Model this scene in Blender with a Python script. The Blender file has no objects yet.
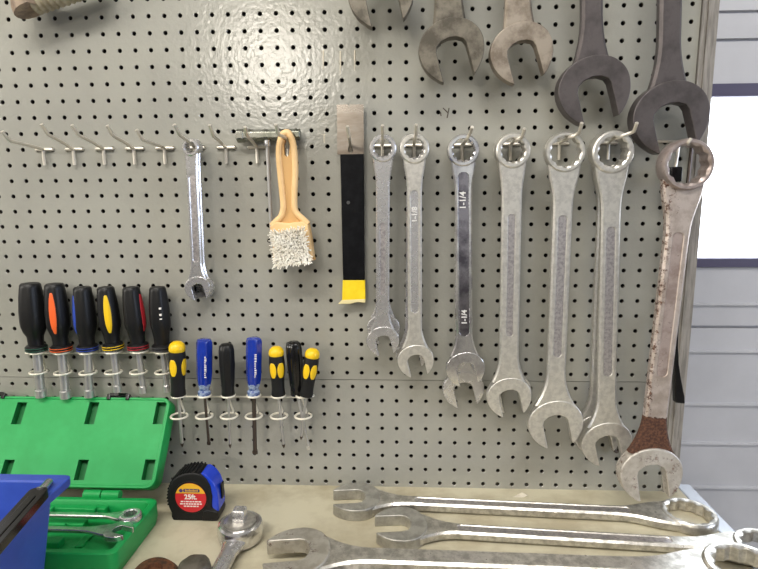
import bpy, bmesh, math, random
from mathutils import Vector, Matrix
random.seed(7)
IN = 0.0254
PI = math.pi
scene = bpy.context.scene
COL = scene.collection

# ------------------------------------------------------------------ camera model (units: inches, pegboard face is y = 0)
F = 553.616
CAM = Vector((24.902, -35.996, -7.876))
RX, RY, RZ = 1.40504, 0.00765, 0.04559
from mathutils import Euler
CM = Euler((RX, RY, RZ), 'XYZ').to_matrix()
ZB = -28.3                       # bench top
OFF = Vector((0, 0, 63.3))       # floor of the shop at z = 0


def ray(px, py):
    return CM @ Vector(((px - 379) / F, -(py - 284.5) / F, -1))


def bp(px, py, d=0.0):           # point seen at px,py lying d inches in front of the board
    r = ray(px, py)
    return CAM + r * ((-d - CAM.y) / r.y)


def bz(px, py, h=0.0):           # point seen at px,py lying h inches over the bench
    r = ray(px, py)
    return CAM + r * ((ZB + h - CAM.z) / r.z)


def SC(P):                       # pixels per inch at P
    return F / -((CM.transposed() @ (Vector(P) - CAM)).z)


cam_d = bpy.data.cameras.new('camera')
cam = bpy.data.objects.new('camera', cam_d)
COL.objects.link(cam)
cam_d.sensor_width = 36
cam_d.lens = F / 758 * 36
cam_d.clip_start = 0.02
cam.rotation_euler = (RX, RY, RZ)
cam.location = (CAM + OFF) * IN
scene.camera = cam


# ------------------------------------------------------------------ materials
def lin(c):
    return tuple((x / 12.92 if x <= .04045 else ((x + .055) / 1.055) ** 2.4) for x in [v / 255 for v in c]) + (1,)


def mat(name, col, rough=.5, metal=0., var=.0, vscale=40, col2=None, bump=0., bscale=200, rvar=0., spec=.5, stretch=None, coat=0., trans=0., detail=5, lo=.42, hi=.62):
    m = bpy.data.materials.new(name)
    m.use_nodes = True
    nt = m.node_tree
    N, L = nt.nodes, nt.links
    b = N['Principled BSDF']
    b.inputs['Roughness'].default_value = rough
    b.inputs['Metallic'].default_value = metal
    b.inputs['Specular IOR Level'].default_value = spec
    b.inputs['Coat Weight'].default_value = coat
    b.inputs['Transmission Weight'].default_value = trans
    c1 = lin(col)
    b.inputs['Base Color'].default_value = c1
    tc = N.new('ShaderNodeTexCoord')
    src = tc.outputs['Object']
    if stretch:
        mp = N.new('ShaderNodeMapping')
        mp.inputs['Scale'].default_value = stretch
        L.new(src, mp.inputs['Vector'])
        src = mp.outputs['Vector']
    if col2 is not None or rvar:
        nz = N.new('ShaderNodeTexNoise')
        nz.inputs['Scale'].default_value = vscale
        nz.inputs['Detail'].default_value = detail
        nz.inputs['Roughness'].default_value = .65
        L.new(src, nz.inputs['Vector'])
        if col2 is not None:
            rp = N.new('ShaderNodeValToRGB')
            rp.color_ramp.elements[0].position = lo
            rp.color_ramp.elements[1].position = hi
            rp.color_ramp.elements[0].color = c1
            rp.color_ramp.elements[1].color = lin(col2)
            L.new(nz.outputs['Fac'], rp.inputs['Fac'])
            L.new(rp.outputs['Color'], b.inputs['Base Color'])
        if rvar:
            mr = N.new('ShaderNodeMapRange')
            mr.inputs['From Min'].default_value = .3
            mr.inputs['From Max'].default_value = .7
            mr.inputs['To Min'].default_value = max(.03, rough - rvar)
            mr.inputs['To Max'].default_value = rough + rvar
            L.new(nz.outputs['Fac'], mr.inputs['Value'])
            L.new(mr.outputs['Result'], b.inputs['Roughness'])
    if bump:
        nb = N.new('ShaderNodeTexNoise')
        nb.inputs['Scale'].default_value = bscale
        nb.inputs['Detail'].default_value = 3
        L.new(src, nb.inputs['Vector'])
        bm = N.new('ShaderNodeBump')
        bm.inputs['Strength'].default_value = bump
        bm.inputs['Distance'].default_value = .001
        L.new(nb.outputs['Fac'], bm.inputs['Height'])
        L.new(bm.outputs['Normal'], b.inputs['Normal'])
    return m


M = {}
M['board'] = mat('painted_pegboard', (156, 155, 146), .17, 0, col2=(149, 148, 140), vscale=6, bump=.5, bscale=150, spec=.6)
M['hole_edge'] = mat('shaded_hole_edge', (58, 50, 42), .8)  # hole walls coloured dark so the holes read as deep shade
M['hole_shade'] = mat('hole_shade_dark', (16, 15, 15), .9)  # near-black colour stands in for the shade behind the holes
M['chrome'] = mat('worn_chrome', (218, 217, 217), .27, .82, col2=(196, 194, 196), vscale=60, rvar=.08, bump=.05, bscale=500)
M['bright'] = mat('bright_chrome', (226, 225, 224), .16, .92, col2=(180, 178, 182), vscale=34, rvar=.06)
M['satin'] = mat('satin_steel', (220, 217, 210), .36, .78, col2=(200, 197, 191), vscale=120, rvar=.06, bump=.12, bscale=700)
M['satin_panel'] = mat('satin_recess', (198, 193, 193), .34, .8, col2=(164, 159, 162), vscale=220, bump=.35, bscale=500)
M['bench_steel'] = mat('dull_bench_steel', (214, 210, 202), .34, .85, col2=(170, 166, 158), vscale=70, rvar=.08, bump=.1, bscale=500)
M['dullhead'] = mat('dull_grey_steel', (190, 188, 180), .45, .75, col2=(162, 159, 152), vscale=50, bump=.12, bscale=400)
M['oldsteel'] = mat('dirty_old_steel', (116, 110, 99), .5, .55, col2=(80, 75, 66), vscale=35, bump=.25, bscale=300)
M['tansteel'] = mat('tan_aged_steel', (156, 146, 133), .5, .55, col2=(118, 107, 95), vscale=30, bump=.25, bscale=300)
M['blacksteel'] = mat('dark_oxide_steel', (98, 92, 92), .46, .6, col2=(80, 75, 75), vscale=28, bump=.15, bscale=300)
M['hook'] = mat('zinc_wire', (216, 210, 198), .38, .6)
M['loopwire'] = mat('pale_coated_wire', (228, 222, 206), .35, .2)
M['blackplastic'] = mat('black_plastic', (17, 17, 18), .42, 0, bump=.1, bscale=500, spec=.35)
M['blackrubber'] = mat('black_rubber', (16, 16, 17), .55, spec=.35)
M['gloss_black'] = mat('glossy_black_plastic', (14, 14, 16), .16)
for n, c in dict(orange=(232, 98, 40), blue=(36, 66, 158), yellow=(236, 194, 22), red=(176, 38, 48), green=(38, 84, 66)).items():
    M[n] = mat(n + '_plastic', c, .4)
M['grayband'] = mat('grey_band', (70, 70, 72), .45)
M['clearblue'] = mat('translucent_blue_plastic', (20, 46, 142), .16, 0, col2=(24, 54, 160), vscale=30, coat=.4)
M['clear'] = mat('clear_plastic_collar', (150, 165, 190), .12, 0, col2=(40, 66, 130), vscale=170, coat=.5)
M['shaft'] = mat('polished_shaft', (196, 195, 193), .3, .75)
M['tbar'] = mat('aged_chrome_bar', (150, 150, 142), .22, .95, col2=(120, 122, 112), vscale=30)
M['darkshaft'] = mat('dark_shaft_steel', (92, 82, 76), .4, .8)
M['tan'] = mat('tan_plastic', (232, 196, 142), .42, 0, col2=(222, 184, 130), vscale=20)
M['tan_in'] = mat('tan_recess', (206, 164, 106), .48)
M['bristle'] = mat('white_bristle', (252, 249, 240), .8, 0, col2=(240, 234, 220), vscale=60)
M['pry_steel'] = mat('bare_pry_steel', (166, 158, 149), .3, .95, col2=(128, 116, 103), vscale=10, stretch=(.6, 1, 2.2), rvar=.06)
M['pry_black'] = mat('black_enamel', (12, 13, 16), .4, 0, col2=(20, 21, 24), vscale=60, bump=.08, spec=.12)
M['pry_yellow'] = mat('yellow_enamel', (238, 206, 26), .4, 0, col2=(246, 216, 40), vscale=50)
M['pry_edge'] = mat('chipped_yellow_edge', (226, 212, 160), .5)
M['greencase'] = mat('green_plastic', (22, 150, 74), .42, 0, col2=(32, 158, 82), vscale=14, bump=.05, spec=.4)
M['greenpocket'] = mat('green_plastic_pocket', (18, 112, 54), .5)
M['bluebin'] = mat('blue_bin_plastic', (52, 82, 176), .42, 0, col2=(46, 74, 166), vscale=18, bump=.06)
M['tapeblue'] = mat('glossy_blue_plastic', (22, 62, 196), .2, 0, coat=.3)
M['label_red'] = mat('red_sticker', (206, 34, 44), .35)
M['label_yellow'] = mat('yellow_sticker', (232, 178, 44), .35)
M['label_purple'] = mat('violet_band', (64, 52, 110), .4)
M['white'] = mat('white_print', (238, 234, 230), .5)
M['bench'] = mat('painted_bench_top', (202, 195, 170), .5, 0, col2=(178, 168, 142), vscale=11, bump=.2, bscale=160, detail=8)
M['bench_edge'] = mat('edge_metal_glare', (206, 212, 222), .35, .3)  # metal edging, its bluish-white glare put into the base colour
M['leg'] = mat('grey_bench_leg', (110, 112, 112), .5)
M['trim'] = mat('weathered_grey_trim', (150, 145, 138), .55, 0, col2=(118, 113, 107), vscale=30, stretch=(6, 1, .5), bump=.2, bscale=200)
M['door'] = mat('white_steel_door', (198, 198, 202), .5, 0, col2=(192, 192, 196), vscale=5, bump=.03)
M['frame'] = mat('dark_window_frame', (84, 80, 104), .5)
M['wallm'] = mat('shop_wall_paint', (200, 197, 190), .7)
M['floor'] = mat('concrete_floor', (150, 146, 138), .6, 0, col2=(128, 124, 116), vscale=3)
M['rustypiece'] = mat('rusty_iron', (110, 70, 46), .65, .25, col2=(62, 44, 34), vscale=90, bump=.4, bscale=300)
M['ink'] = mat('dark_scuff', (72, 62, 54), .7)
M['paper'] = mat('pale_flake', (208, 200, 182), .8)
M['text_emb'] = mat('stamp_glint', (240, 238, 236), .35, .4)  # pale colour carries the glint of the raised size marks
M['dark_chrome'] = mat('dark_blotched_chrome', (150, 146, 152), .2, .9, col2=(96, 92, 100), vscale=26, rvar=.06)
M['ribbed'] = mat('ribbed_tan_rubber', (170, 160, 136), .6, 0, col2=(142, 131, 108), vscale=40)
M['ribdark'] = mat('brown_worn_end', (148, 128, 108), .55, 0, col2=(110, 92, 78), vscale=50)

# glass
g = bpy.data.materials.new('window_glass')
g.use_nodes = True
nt = g.node_tree
for n in list(nt.nodes):
    nt.nodes.remove(n)
o_ = nt.nodes.new('ShaderNodeOutputMaterial')
mx = nt.nodes.new('ShaderNodeMixShader')
tr = nt.nodes.new('ShaderNodeBsdfTransparent')
gl = nt.nodes.new('ShaderNodeBsdfGlossy')
gl.inputs['Roughness'].default_value = .05
mx.inputs['Fac'].default_value = .08
nt.links.new(tr.outputs[0], mx.inputs[1])
nt.links.new(gl.outputs[0], mx.inputs[2])
nt.links.new(mx.outputs[0], o_.inputs['Surface'])
M['glass'] = g


def rust_mat(name, base, zlo, zhi, heavy, left=None, splat=.0, nscale=120):
    """worn steel with rust: heavy rust between local heights zlo..zhi (inches), fine speckle elsewhere"""
    m = mat(name, base, .42, .62, col2=(max(0, base[0] - 26), max(0, base[1] - 28), max(0, base[2] - 30)), vscale=45, bump=.15, bscale=400)
    nt = m.node_tree
    N, L = nt.nodes, nt.links
    b = N['Principled BSDF']
    tc = N.new('ShaderNodeTexCoord')
    sp = N.new('ShaderNodeSeparateXYZ')
    L.new(tc.outputs['Object'], sp.inputs[0])
    n1 = N.new('ShaderNodeTexNoise')
    n1.inputs['Scale'].default_value = nscale
    n1.inputs['Detail'].default_value = 6
    n1.inputs['Roughness'].default_value = .7
    L.new(tc.outputs['Object'], n1.inputs['Vector'])

    def ramp(val, a, bb):
        r = N.new('ShaderNodeMapRange')
        r.inputs['From Min'].default_value = a
        r.inputs['From Max'].default_value = bb
        L.new(val, r.inputs['Value'])
        return r.outputs['Result']

    def mth(op, x, y):
        k = N.new('ShaderNodeMath')
        k.operation = op
        for i, v in enumerate((x, y)):
            if isinstance(v, (int, float)):
                k.inputs[i].default_value = v
            else:
                L.new(v, k.inputs[i])
        return k.outputs[0]
    z = sp.outputs['Z']
    e = .0035
    band = mth('MULTIPLY', ramp(z, zlo * IN - e, zlo * IN + e), ramp(z, zhi * IN + e, zhi * IN - e))
    mask = mth('MULTIPLY', band, heavy)
    if left is not None:
        lf = ramp(sp.outputs['X'], left[0] * IN, left[1] * IN)
        mask = mth('MAXIMUM', mask, mth('MULTIPLY', lf, left[2]))
    tot = mth('ADD', mth('ADD', mask, n1.outputs['Fac']), splat)
    fac = ramp(tot, .66, .78)
    n2 = N.new('ShaderNodeTexNoise')
    n2.inputs['Scale'].default_value = 300
    L.new(tc.outputs['Object'], n2.inputs['Vector'])
    rp = N.new('ShaderNodeValToRGB')
    rp.color_ramp.elements[0].color = lin((64, 39, 28))
    rp.color_ramp.elements[1].color = lin((100, 66, 48))
    rp.color_ramp.elements[0].position = .4
    rp.color_ramp.elements[1].position = .65
    L.new(n2.outputs['Fac'], rp.inputs['Fac'])
    mixc = N.new('ShaderNodeMix')
    mixc.data_type = 'RGBA'
    old = b.inputs['Base Color'].links[0].from_socket
    L.new(fac, mixc.inputs[0])
    L.new(old, mixc.inputs[6])
    L.new(rp.outputs['Color'], mixc.inputs[7])
    L.new(mixc.outputs[2], b.inputs['Base Color'])
    inv = N.new('ShaderNodeMapRange')
    inv.inputs['To Min'].default_value = .62
    inv.inputs['To Max'].default_value = .05
    L.new(fac, inv.inputs['Value'])
    L.new(inv.outputs['Result'], b.inputs['Metallic'])
    rg = N.new('ShaderNodeMapRange')
    rg.inputs['To Min'].default_value = .4
    rg.inputs['To Max'].default_value = .8
    L.new(fac, rg.inputs['Value'])
    L.new(rg.outputs['Result'], b.inputs['Roughness'])
    return m


# ------------------------------------------------------------------ mesh helpers (everything in inches, local to its thing)
class MB:
    def __init__(s):
        s.v, s.f, s.mi = [], [], []

    def add(s, vs, fs, mi=0):
        b = len(s.v)
        s.v += [tuple(v) for v in vs]
        s.f += [tuple(i + b for i in f) for f in fs]
        s.mi += [mi] * len(fs)
        return s

    def box(s, x0, x1, y0, y1, z0, z1, mi=0):
        vs = [(x, y, z) for x in (x0, x1) for y in (y0, y1) for z in (z0, z1)]
        return s.add(vs, [(0, 1, 3, 2), (4, 6, 7, 5), (0, 4, 5, 1), (2, 3, 7, 6), (0, 2, 6, 4), (1, 5, 7, 3)], mi)

    def prism(s, pts, y0, y1, mi=0):      # outline (x,z) pushed along y
        n = len(pts)
        vs = [(x, y0, z) for x, z in pts] + [(x, y1, z) for x, z in pts]
        fs = [tuple(range(n)), tuple(range(2 * n - 1, n - 1, -1))]
        fs += [(i, i + n, (i + 1) % n + n, (i + 1) % n) for i in range(n)]
        return s.add(vs, fs, mi)

    def prism_z(s, pts, z0, z1, mi=0):    # outline (x,y) pushed along z
        n = len(pts)
        vs = [(x, y, z0) for x, y in pts] + [(x, y, z1) for x, y in pts]
        fs = [tuple(range(n - 1, -1, -1)), tuple(range(n, 2 * n))]
        fs += [(i, (i + 1) % n, (i + 1) % n + n, i + n) for i in range(n)]
        return s.add(vs, fs, mi)

    def loft(s, rings, caps=True, mi=0, mif=None):
        n = len(rings[0])
        vs = [p for r in rings for p in r]
        base = len(s.v)
        s.v += [tuple(v) for v in vs]
        for k in range(len(rings) - 1):
            for i in range(n):
                j = (i + 1) % n
                s.f.append(tuple(base + q for q in (k * n + i, k * n + j, (k + 1) * n + j, (k + 1) * n + i)))
                s.mi.append(mif(k, i) if mif else mi)
        if caps:
            s.f.append(tuple(base + q for q in range(n - 1, -1, -1)))
            s.f.append(tuple(base + (len(rings) - 1) * n + q for q in range(n)))
            s.mi += [mi, mi]
        return s

    def tube(s, path, r, n=10, closed=False, mi=0):
        P = [Vector(p) for p in path]
        m = len(P)
        rs = r if isinstance(r, (list, tuple)) else [r] * m
        rings = []
        up = None
        for i in range(m):
            a = P[(i - 1) % m] if (closed or i) else P[i]
            b = P[(i + 1) % m] if (closed or i < m - 1) else P[i]
            t = (b - a).normalized()
            if up is None:
                up = Vector((0, 0, 1)) if abs(t.z) < .9 else Vector((1, 0, 0))
            u = t.cross(up)
            if u.length < 1e-5:
                u = t.orthogonal()
            u.normalize()
            w = u.cross(t).normalized()
            up = w
            rings.append([P[i] + (u * math.cos(2 * PI * k / n) + w * math.sin(2 * PI * k / n)) * rs[i] for k in range(n)])
        if closed:
            rings.append(rings[0])
        return s.loft(rings, not closed, mi)

    def revolve(s, prof, n=24, mi=0, axis='z', c=(0, 0, 0), rf=None, caps=True):
        rings = []
        for r, h in prof:
            ring = []
            for k in range(n):
                a = 2 * PI * k / n
                rr = r * (rf(a, h) if rf else 1)
                p = (rr * math.cos(a), rr * math.sin(a), h) if axis == 'z' else (rr * math.cos(a), h, rr * math.sin(a))
                ring.append((p[0] + c[0], p[1] + c[1], p[2] + c[2]))
            rings.append(ring)
        return s.loft(rings, caps, mi)


def build(name, mb, mats, parent=None, bevel=0., seg=2, angle=35, fixn=True, loc=None, bang=40):
    me = bpy.data.meshes.new(name)
    me.from_pydata([(x * IN, y * IN, z * IN) for x, y, z in mb.v], [], mb.f)
    if not isinstance(mats, (list, tuple)):
        mats = [mats]
    for m in mats:
        me.materials.append(m)
    for p, i in zip(me.polygons, mb.mi):
        p.material_index = i
    if fixn:
        bm = bmesh.new()
        bm.from_mesh(me)
        bmesh.ops.recalc_face_normals(bm, faces=bm.faces)
        bm.to_mesh(me)
        bm.free()
    me.shade_smooth()
    me.set_sharp_from_angle(angle=math.radians(angle))
    o = bpy.data.objects.new(name, me)
    COL.objects.link(o)
    if parent:
        o.parent = parent
    if loc is not None:
        o.location = (Vector(loc) + OFF) * IN
    if bevel:
        b = o.modifiers.new('bevel', 'BEVEL')
        b.width = bevel * IN
        b.segments = seg
        b.limit_method = 'ANGLE'
        b.angle_limit = math.radians(bang)
        b.harden_normals = True
    return o


def tag(o, label, cat, group=None):
    o['label'] = label
    o['category'] = cat
    if group:
        o['group'] = group
    return o


def thing(name, label, cat, P, X=(1, 0, 0), Y=(0, 1, 0), Z=(0, 0, 1), group=None):
    o = bpy.data.objects.new(name, None)
    o.empty_display_size = .02
    COL.objects.link(o)
    P = (Vector(P) + OFF) * IN
    X, Y, Z = Vector(X), Vector(Y), Vector(Z)
    m = Matrix(((X.x, Y.x, Z.x, P.x), (X.y, Y.y, Z.y, P.y), (X.z, Y.z, Z.z, P.z), (0, 0, 0, 1)))
    o.matrix_world = m
    return tag(o, label, cat, group)


def struct(name, mb, m, **k):
    o = build(name, mb, m, loc=(0, 0, 0), **k)
    o['kind'] = 'structure'
    return o


def text(name, s, size, m, parent, loc, rot, ext=.02, bold=0.):
    c = bpy.data.curves.new(name, 'FONT')
    c.body = s
    c.size = size * IN
    c.extrude = ext * IN
    c.offset = bold * IN
    c.align_x = 'CENTER'
    c.align_y = 'CENTER'
    t = bpy.data.objects.new(name + '_tmp', c)
    COL.objects.link(t)
    bpy.context.view_layer.update()
    me = bpy.data.meshes.new_from_object(t.evaluated_get(bpy.context.evaluated_depsgraph_get()))
    bpy.data.objects.remove(t)
    bpy.data.curves.remove(c)
    me.materials.clear()
    me.materials.append(m)
    o = bpy.data.objects.new(name, me)
    COL.objects.link(o)
    o.parent = parent
    o.location = Vector(loc) * IN
    o.rotation_euler = rot
    return o


def rrect(x0, x1, z0, z1, r, n=6):
    pts = []
    for cx, cz, a0 in ((x1 - r, z0 + r, -90), (x1 - r, z1 - r, 0), (x0 + r, z1 - r, 90), (x0 + r, z0 + r, 180)):
        for k in range(n + 1):
            a = math.radians(a0 + 90 * k / n)
            pts.append((cx + r * math.cos(a), cz + r * math.sin(a)))
    return pts


def smooth_closed(pts, n=5):
    out = []
    m = len(pts)
    for i in range(m):
        p0, p1, p2, p3 = [Vector((*pts[(i + k - 1) % m], 0)) for k in range(4)]
        for k in range(n):
            t = k / n
            q = .5 * ((2 * p1) + (p2 - p0) * t + (2 * p0 - 5 * p1 + 4 * p2 - p3) * t * t + (3 * p1 - p0 - 3 * p2 + p3) * t ** 3)
            out.append((q.x, q.y))
    return out


def smooth_path(pts, n=5):
    P = [Vector(p) for p in pts]
    P = [2 * P[0] - P[1]] + P + [2 * P[-1] - P[-2]]
    out = []
    for i in range(1, len(P) - 2):
        p0, p1, p2, p3 = P[i - 1:i + 3]
        for k in range(n):
            t = k / n
            out.append(.5 * ((2 * p1) + (p2 - p0) * t + (2 * p0 - 5 * p1 + 4 * p2 - p3) * t * t + (3 * p1 - p0 - 3 * p2 + p3) * t ** 3))
    out.append(P[-2])
    return out


def plate(mb, outer, holes, y, mi=0):
    """flat face in the plane y with holes, added to mb"""
    bm = bmesh.new()
    edges = []
    for loop in [outer] + holes:
        vs = [bm.verts.new((x, y, z)) for x, z in loop]
        edges += [bm.edges.new((vs[i], vs[(i + 1) % len(vs)])) for i in range(len(vs))]
    bmesh.ops.triangle_fill(bm, use_beauty=True, use_dissolve=False, edges=edges)
    bm.verts.index_update()
    mb.add([v.co[:] for v in bm.verts], [[v.index for v in f.verts] for f in bm.faces], mi)
    bm.free()


def wall_loop(mb, loop, y0, y1, mi=0):
    n = len(loop)
    mb.add([(x, y0, z) for x, z in loop] + [(x, y1, z) for x, z in loop], [(i, (i + 1) % n, (i + 1) % n + n, i + n) for i in range(n)], mi)


# ------------------------------------------------------------------ pegboard sheets with real holes
def peg(name, label, xs, zs, x0, x1, z0, z1):
    t = thing(name, label, 'pegboard', (x0, 0, z0))
    mb = MB()
    vid = {}

    def V(x, y, z):
        k = (round(x, 3), round(y, 3), round(z, 3))
        if k not in vid:
            vid[k] = len(mb.v)
            mb.v.append((x - x0, y, z - z0))
        return vid[k]
    n = 16
    sq = []
    for k in range(n):
        a = 2 * PI * k / n
        c, s = math.cos(a), math.sin(a)
        m = max(abs(c), abs(s))
        sq.append((c / m * .5, s / m * .5))
    for cx in xs:
        for cz in zs:
            rings = []
            for (r, y) in ((None, 0), (.155, 0), (.13, .025), (.126, .16)):
                ring = []
                for k in range(n):
                    a = 2 * PI * k / n
                    px, pz = sq[k] if r is None else (r * math.cos(a), r * math.sin(a))
                    X, Z = cx + px, cz + pz
                    if r is None:
                        X = min(max(X, x0), x1)
                        Z = min(max(Z, z0), z1)
                    ring.append(V(X, y, Z))
                rings.append(ring)
            for a in range(3):
                for k in range(n):
                    j = (k + 1) % n
                    f = []
                    for q in (rings[a][k], rings[a + 1][k], rings[a + 1][j], rings[a][j]):
                        if q not in f:
                            f.append(q)
                    if len(f) > 2:
                        mb.f.append(tuple(f))
                        mb.mi.append(1 if a == 2 else 0)
    build('perforated_sheet', mb, [M['board'], M['hole_edge']], t, angle=20, fixn=False)
    e = MB()
    w, h = x1 - x0, z1 - z0
    e.box(0, w, .03, .16, h - .02, h - .004) if name != '' else None
    build('sheet_edge', e, M['board'], t)
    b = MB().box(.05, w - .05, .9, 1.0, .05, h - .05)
    build('hole_shade_sheet', b, M['hole_shade'], t)  # added dark sheet, gives the holes their shaded look
    return t


XR = 42.62
upper = peg('pegboard', 'large upper sheet of grey painted pegboard behind the hanging wrenches', range(-4, 43), [-r for r in range(-9, 21)], -4.5, XR, -20.46, 9.5)
lower = peg('pegboard', 'low strip of grey pegboard below the horizontal seam, standing on the bench', [k + .356 for k in range(-5, 43)], [-20.98 - k for k in range(8)], -4.6, XR, ZB, -20.5)
tm = MB()
for x0, x1, y in ((42.55, 42.85, -.12), (42.85, 43.2, -.2), (43.2, 43.5, -.14)):
    tm.box(x0, x1, y, 1.2, ZB, 9.5)
struct('trim_1', tm, M['trim'], bevel=.03)
ink = MB()
for a, b in (((449, 108), (447, 118)), ((443, 108), (448, 113)), ((440.5, 112), (441, 116))):
    A, B = bp(*a), bp(*b)
    ink.tube([(A.x, -.002, A.z), (B.x, -.002, B.z)], .035, 6)
for x, y0, y1 in ((323.6, 50, 70), (340.6, 51, 75), (355, 50, 71), (324.5, 134, 143)):
    A, B = bp(x, y0), bp(x - .3, y1)
    dr_ = MB().tube([(A.x, -.0, A.z), ((A.x + B.x) / 2, -.0, (A.z + B.z) / 2), (B.x, -.0, B.z)], [.055, .05, .015], 6)
    dk = build('drip_mark', dr_, M['paper'], upper)
    dk.location = (Vector((4.5, 0, 20.46))) * IN
    dk['label'] = 'pale dried drip mark'
ik = build('scuff_mark', ink, M['ink'], upper)
ik.location = (Vector((4.5, 0, 20.46))) * IN

# ------------------------------------------------------------------ workbench
wb = thing('workbench', 'beige painted workbench top running along the foot of the pegboard', 'workbench', (20, -13, -63.3))
t = MB().box(-26, 23.9, -13, 14, 63.3 + ZB - 1.5 + .0, 63.3 + ZB)
t.v = [(x, y, z) for x, y, z in t.v]
# top: from x=-6 to 43.9 world
build('worktop', t, M['bench'], wb, bevel=.06)
e = MB().box(23.91, 24.9, -13, 14, 35 - 1.4, 35.03)
ed = build('edge_strip', e, M['bench_edge'], wb, bevel=.1)
ed['label'] = 'metal edging strip with pale bluish glare in its colour'
for sx in (-24, 22):
    for sy in (-11, 11):
        build('leg', MB().box(sx - 1, sx + 1, sy - 1, sy + 1, 0, 33.5), M['leg'], wb, bevel=.1)

# ------------------------------------------------------------------ setting: shop with a panelled overhead door and a window
DY = 14.0
struct('floor', MB().box(-140, 200, -240, 24, -64.3, -63.3), M['floor'])
struct('ceiling', MB().box(-140, 200, -240, 24, 60, 61), M['wallm'])
struct('wall_back', MB().box(-140, 200, -241, -240, -63.3, 60), M['wallm'])
struct('wall_left', MB().box(-141, -140, -240, 24, -63.3, 60), M['wallm'])
struct('wall_right', MB().box(200, 201, -240, 24, -63.3, 60), M['wallm'])


def dz(py, px=728):
    return bp(px, py, -DY).z


dl, dr = -139.5, 199.5
wl, wr = bp(684, 180, -DY).x, 110.0
zt, zbt = dz(97), dz(258)
door = bpy.data.objects.new('door_1', None)
COL.objects.link(door)
door['kind'] = 'structure'
door.location = (Vector((0, DY, 0)) + OFF) * IN


def ribbed(z0, z1, grooves, x0, x1, name):
    """sheet between z0 and z1 with small V grooves or raised lips at the given heights"""
    pr = [(0, z0)]
    for z, kind in sorted(grooves):
        if kind == 'lip':
            pr += [(0, z - .22), (-.28, z - .08), (-.28, z + .05), (0, z + .12)]
        else:
            pr += [(0, z - .13), (.5, z - .1), (.5, z + .1), (0, z + .13)]
    pr += [(0, z1)]
    mb = MB()
    n = len(pr)
    vs = [(x0, y, z) for y, z in pr] + [(x1, y, z) for y, z in pr] + [(x0, 1.2, z0), (x0, 1.2, z1), (x1, 1.2, z0), (x1, 1.2, z1)]
    fs = [(i, i + 1, i + 1 + n, i + n) for i in range(n - 1)] + [(2 * n, 2 * n + 1, 2 * n + 3, 2 * n + 2)]
    mb.add(vs, fs)
    o = build(name, mb, M['door'], door, angle=20, fixn=False)
    return o


ribbed(dz(84), 60, [(dz(40), 'gap'), (dz(12), 'gap'), (dz(-25), 'lip'), (dz(-80), 'gap')], dl, dr, 'upper_panel')
ribbed(-63.3, dz(267), [(dz(304), 'lip'), (dz(327), 'gap'), (dz(351), 'lip'), (dz(404), 'lip'), (dz(443), 'lip'), (dz(487), 'lip'), (dz(531), 'lip'), (dz(560), 'gap')], dl, dr, 'lower_panel')
ribbed(dz(267), dz(84), [], dl, wl - .6, 'side_panel')
ribbed(dz(267), dz(84), [], wr + .6, dr, 'side_panel')
win = build('window_frame', MB().box(wl - .6, wr + .6, -.3, .9, zt, dz(84)).box(wl - .6, wr + .6, -.3, .9, dz(267), zbt).box(wl - .6, wl, -.3, .9, zbt, zt).box(wr, wr + .6, -.3, .9, zbt, zt), M['frame'], door, bevel=.06)
build('pane', MB().box(wl, wr, .3, .42, zbt, zt), M['glass'], win)
struct('wall_front', MB().box(dl, dr, DY + 1.3, DY + 2, -63.3, dz(267)).box(dl, dr, DY + 1.3, DY + 2, dz(84), 60).box(dl, wl - .6, DY + 1.3, DY + 2, dz(267), dz(84)).box(wr + .6, dr, DY + 1.3, DY + 2, dz(267), dz(84)), M['wallm'])

# ------------------------------------------------------------------ pegboard hooks
HOOKG = 'zinc wire hooks in the pegboard'


def hook(label, cx, cz, knee, tip, via=None, D=3.0, rise=.45, stem=1.0, wide=.62):
    """cross wire between two holes, stem down the board, prong out to the front with a turned-up tip"""
    t = thing('pegboard_hook', label, 'hook', (cx, 0, cz), group=HOOKG)
    r = .1
    c = MB().tube(smooth_path([(-wide + .1, .5, .0), (-wide + .1, .02, 0), (-wide + .16, -.1, 0), (wide - .16, -.1, 0), (wide - .1, .02, 0), (wide - .1, .5, 0)], 4), r, 8)
    build('crossbar', c, M['hook'], t)
    k = bp(*knee, D)
    e = bp(*tip, D + rise)
    kx, kz, ex, ez = k.x - cx, k.z - cz, e.x - cx, e.z - cz
    mid = (kx * .5, -D * .52, kz * .5 + .02)
    if via:                       # the prong carries a tool here
        (vx, vy), vd = via
        q = bp(vx, vy, vd)
        mid = (q.x - cx, -vd, q.z - cz - r * 1.02)
    p = MB().tube(smooth_path([(0, -.2, -stem), (0, -.2, -.4), (.0, -.2, -.08), (.0, -.34, .02), mid, (kx * .93, -D * .93, kz * .93), (kx + (ex - kx) * .15, -D - rise * .15, kz + (ez - kz) * .15), (ex, -D - rise, ez)], 5), r * 1.02, 8)
    build('prong', p, M['hook'], t)
    return t


def sn(px, py):
    P = bp(px, py)
    return round(P.x - .5) + .5


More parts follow.
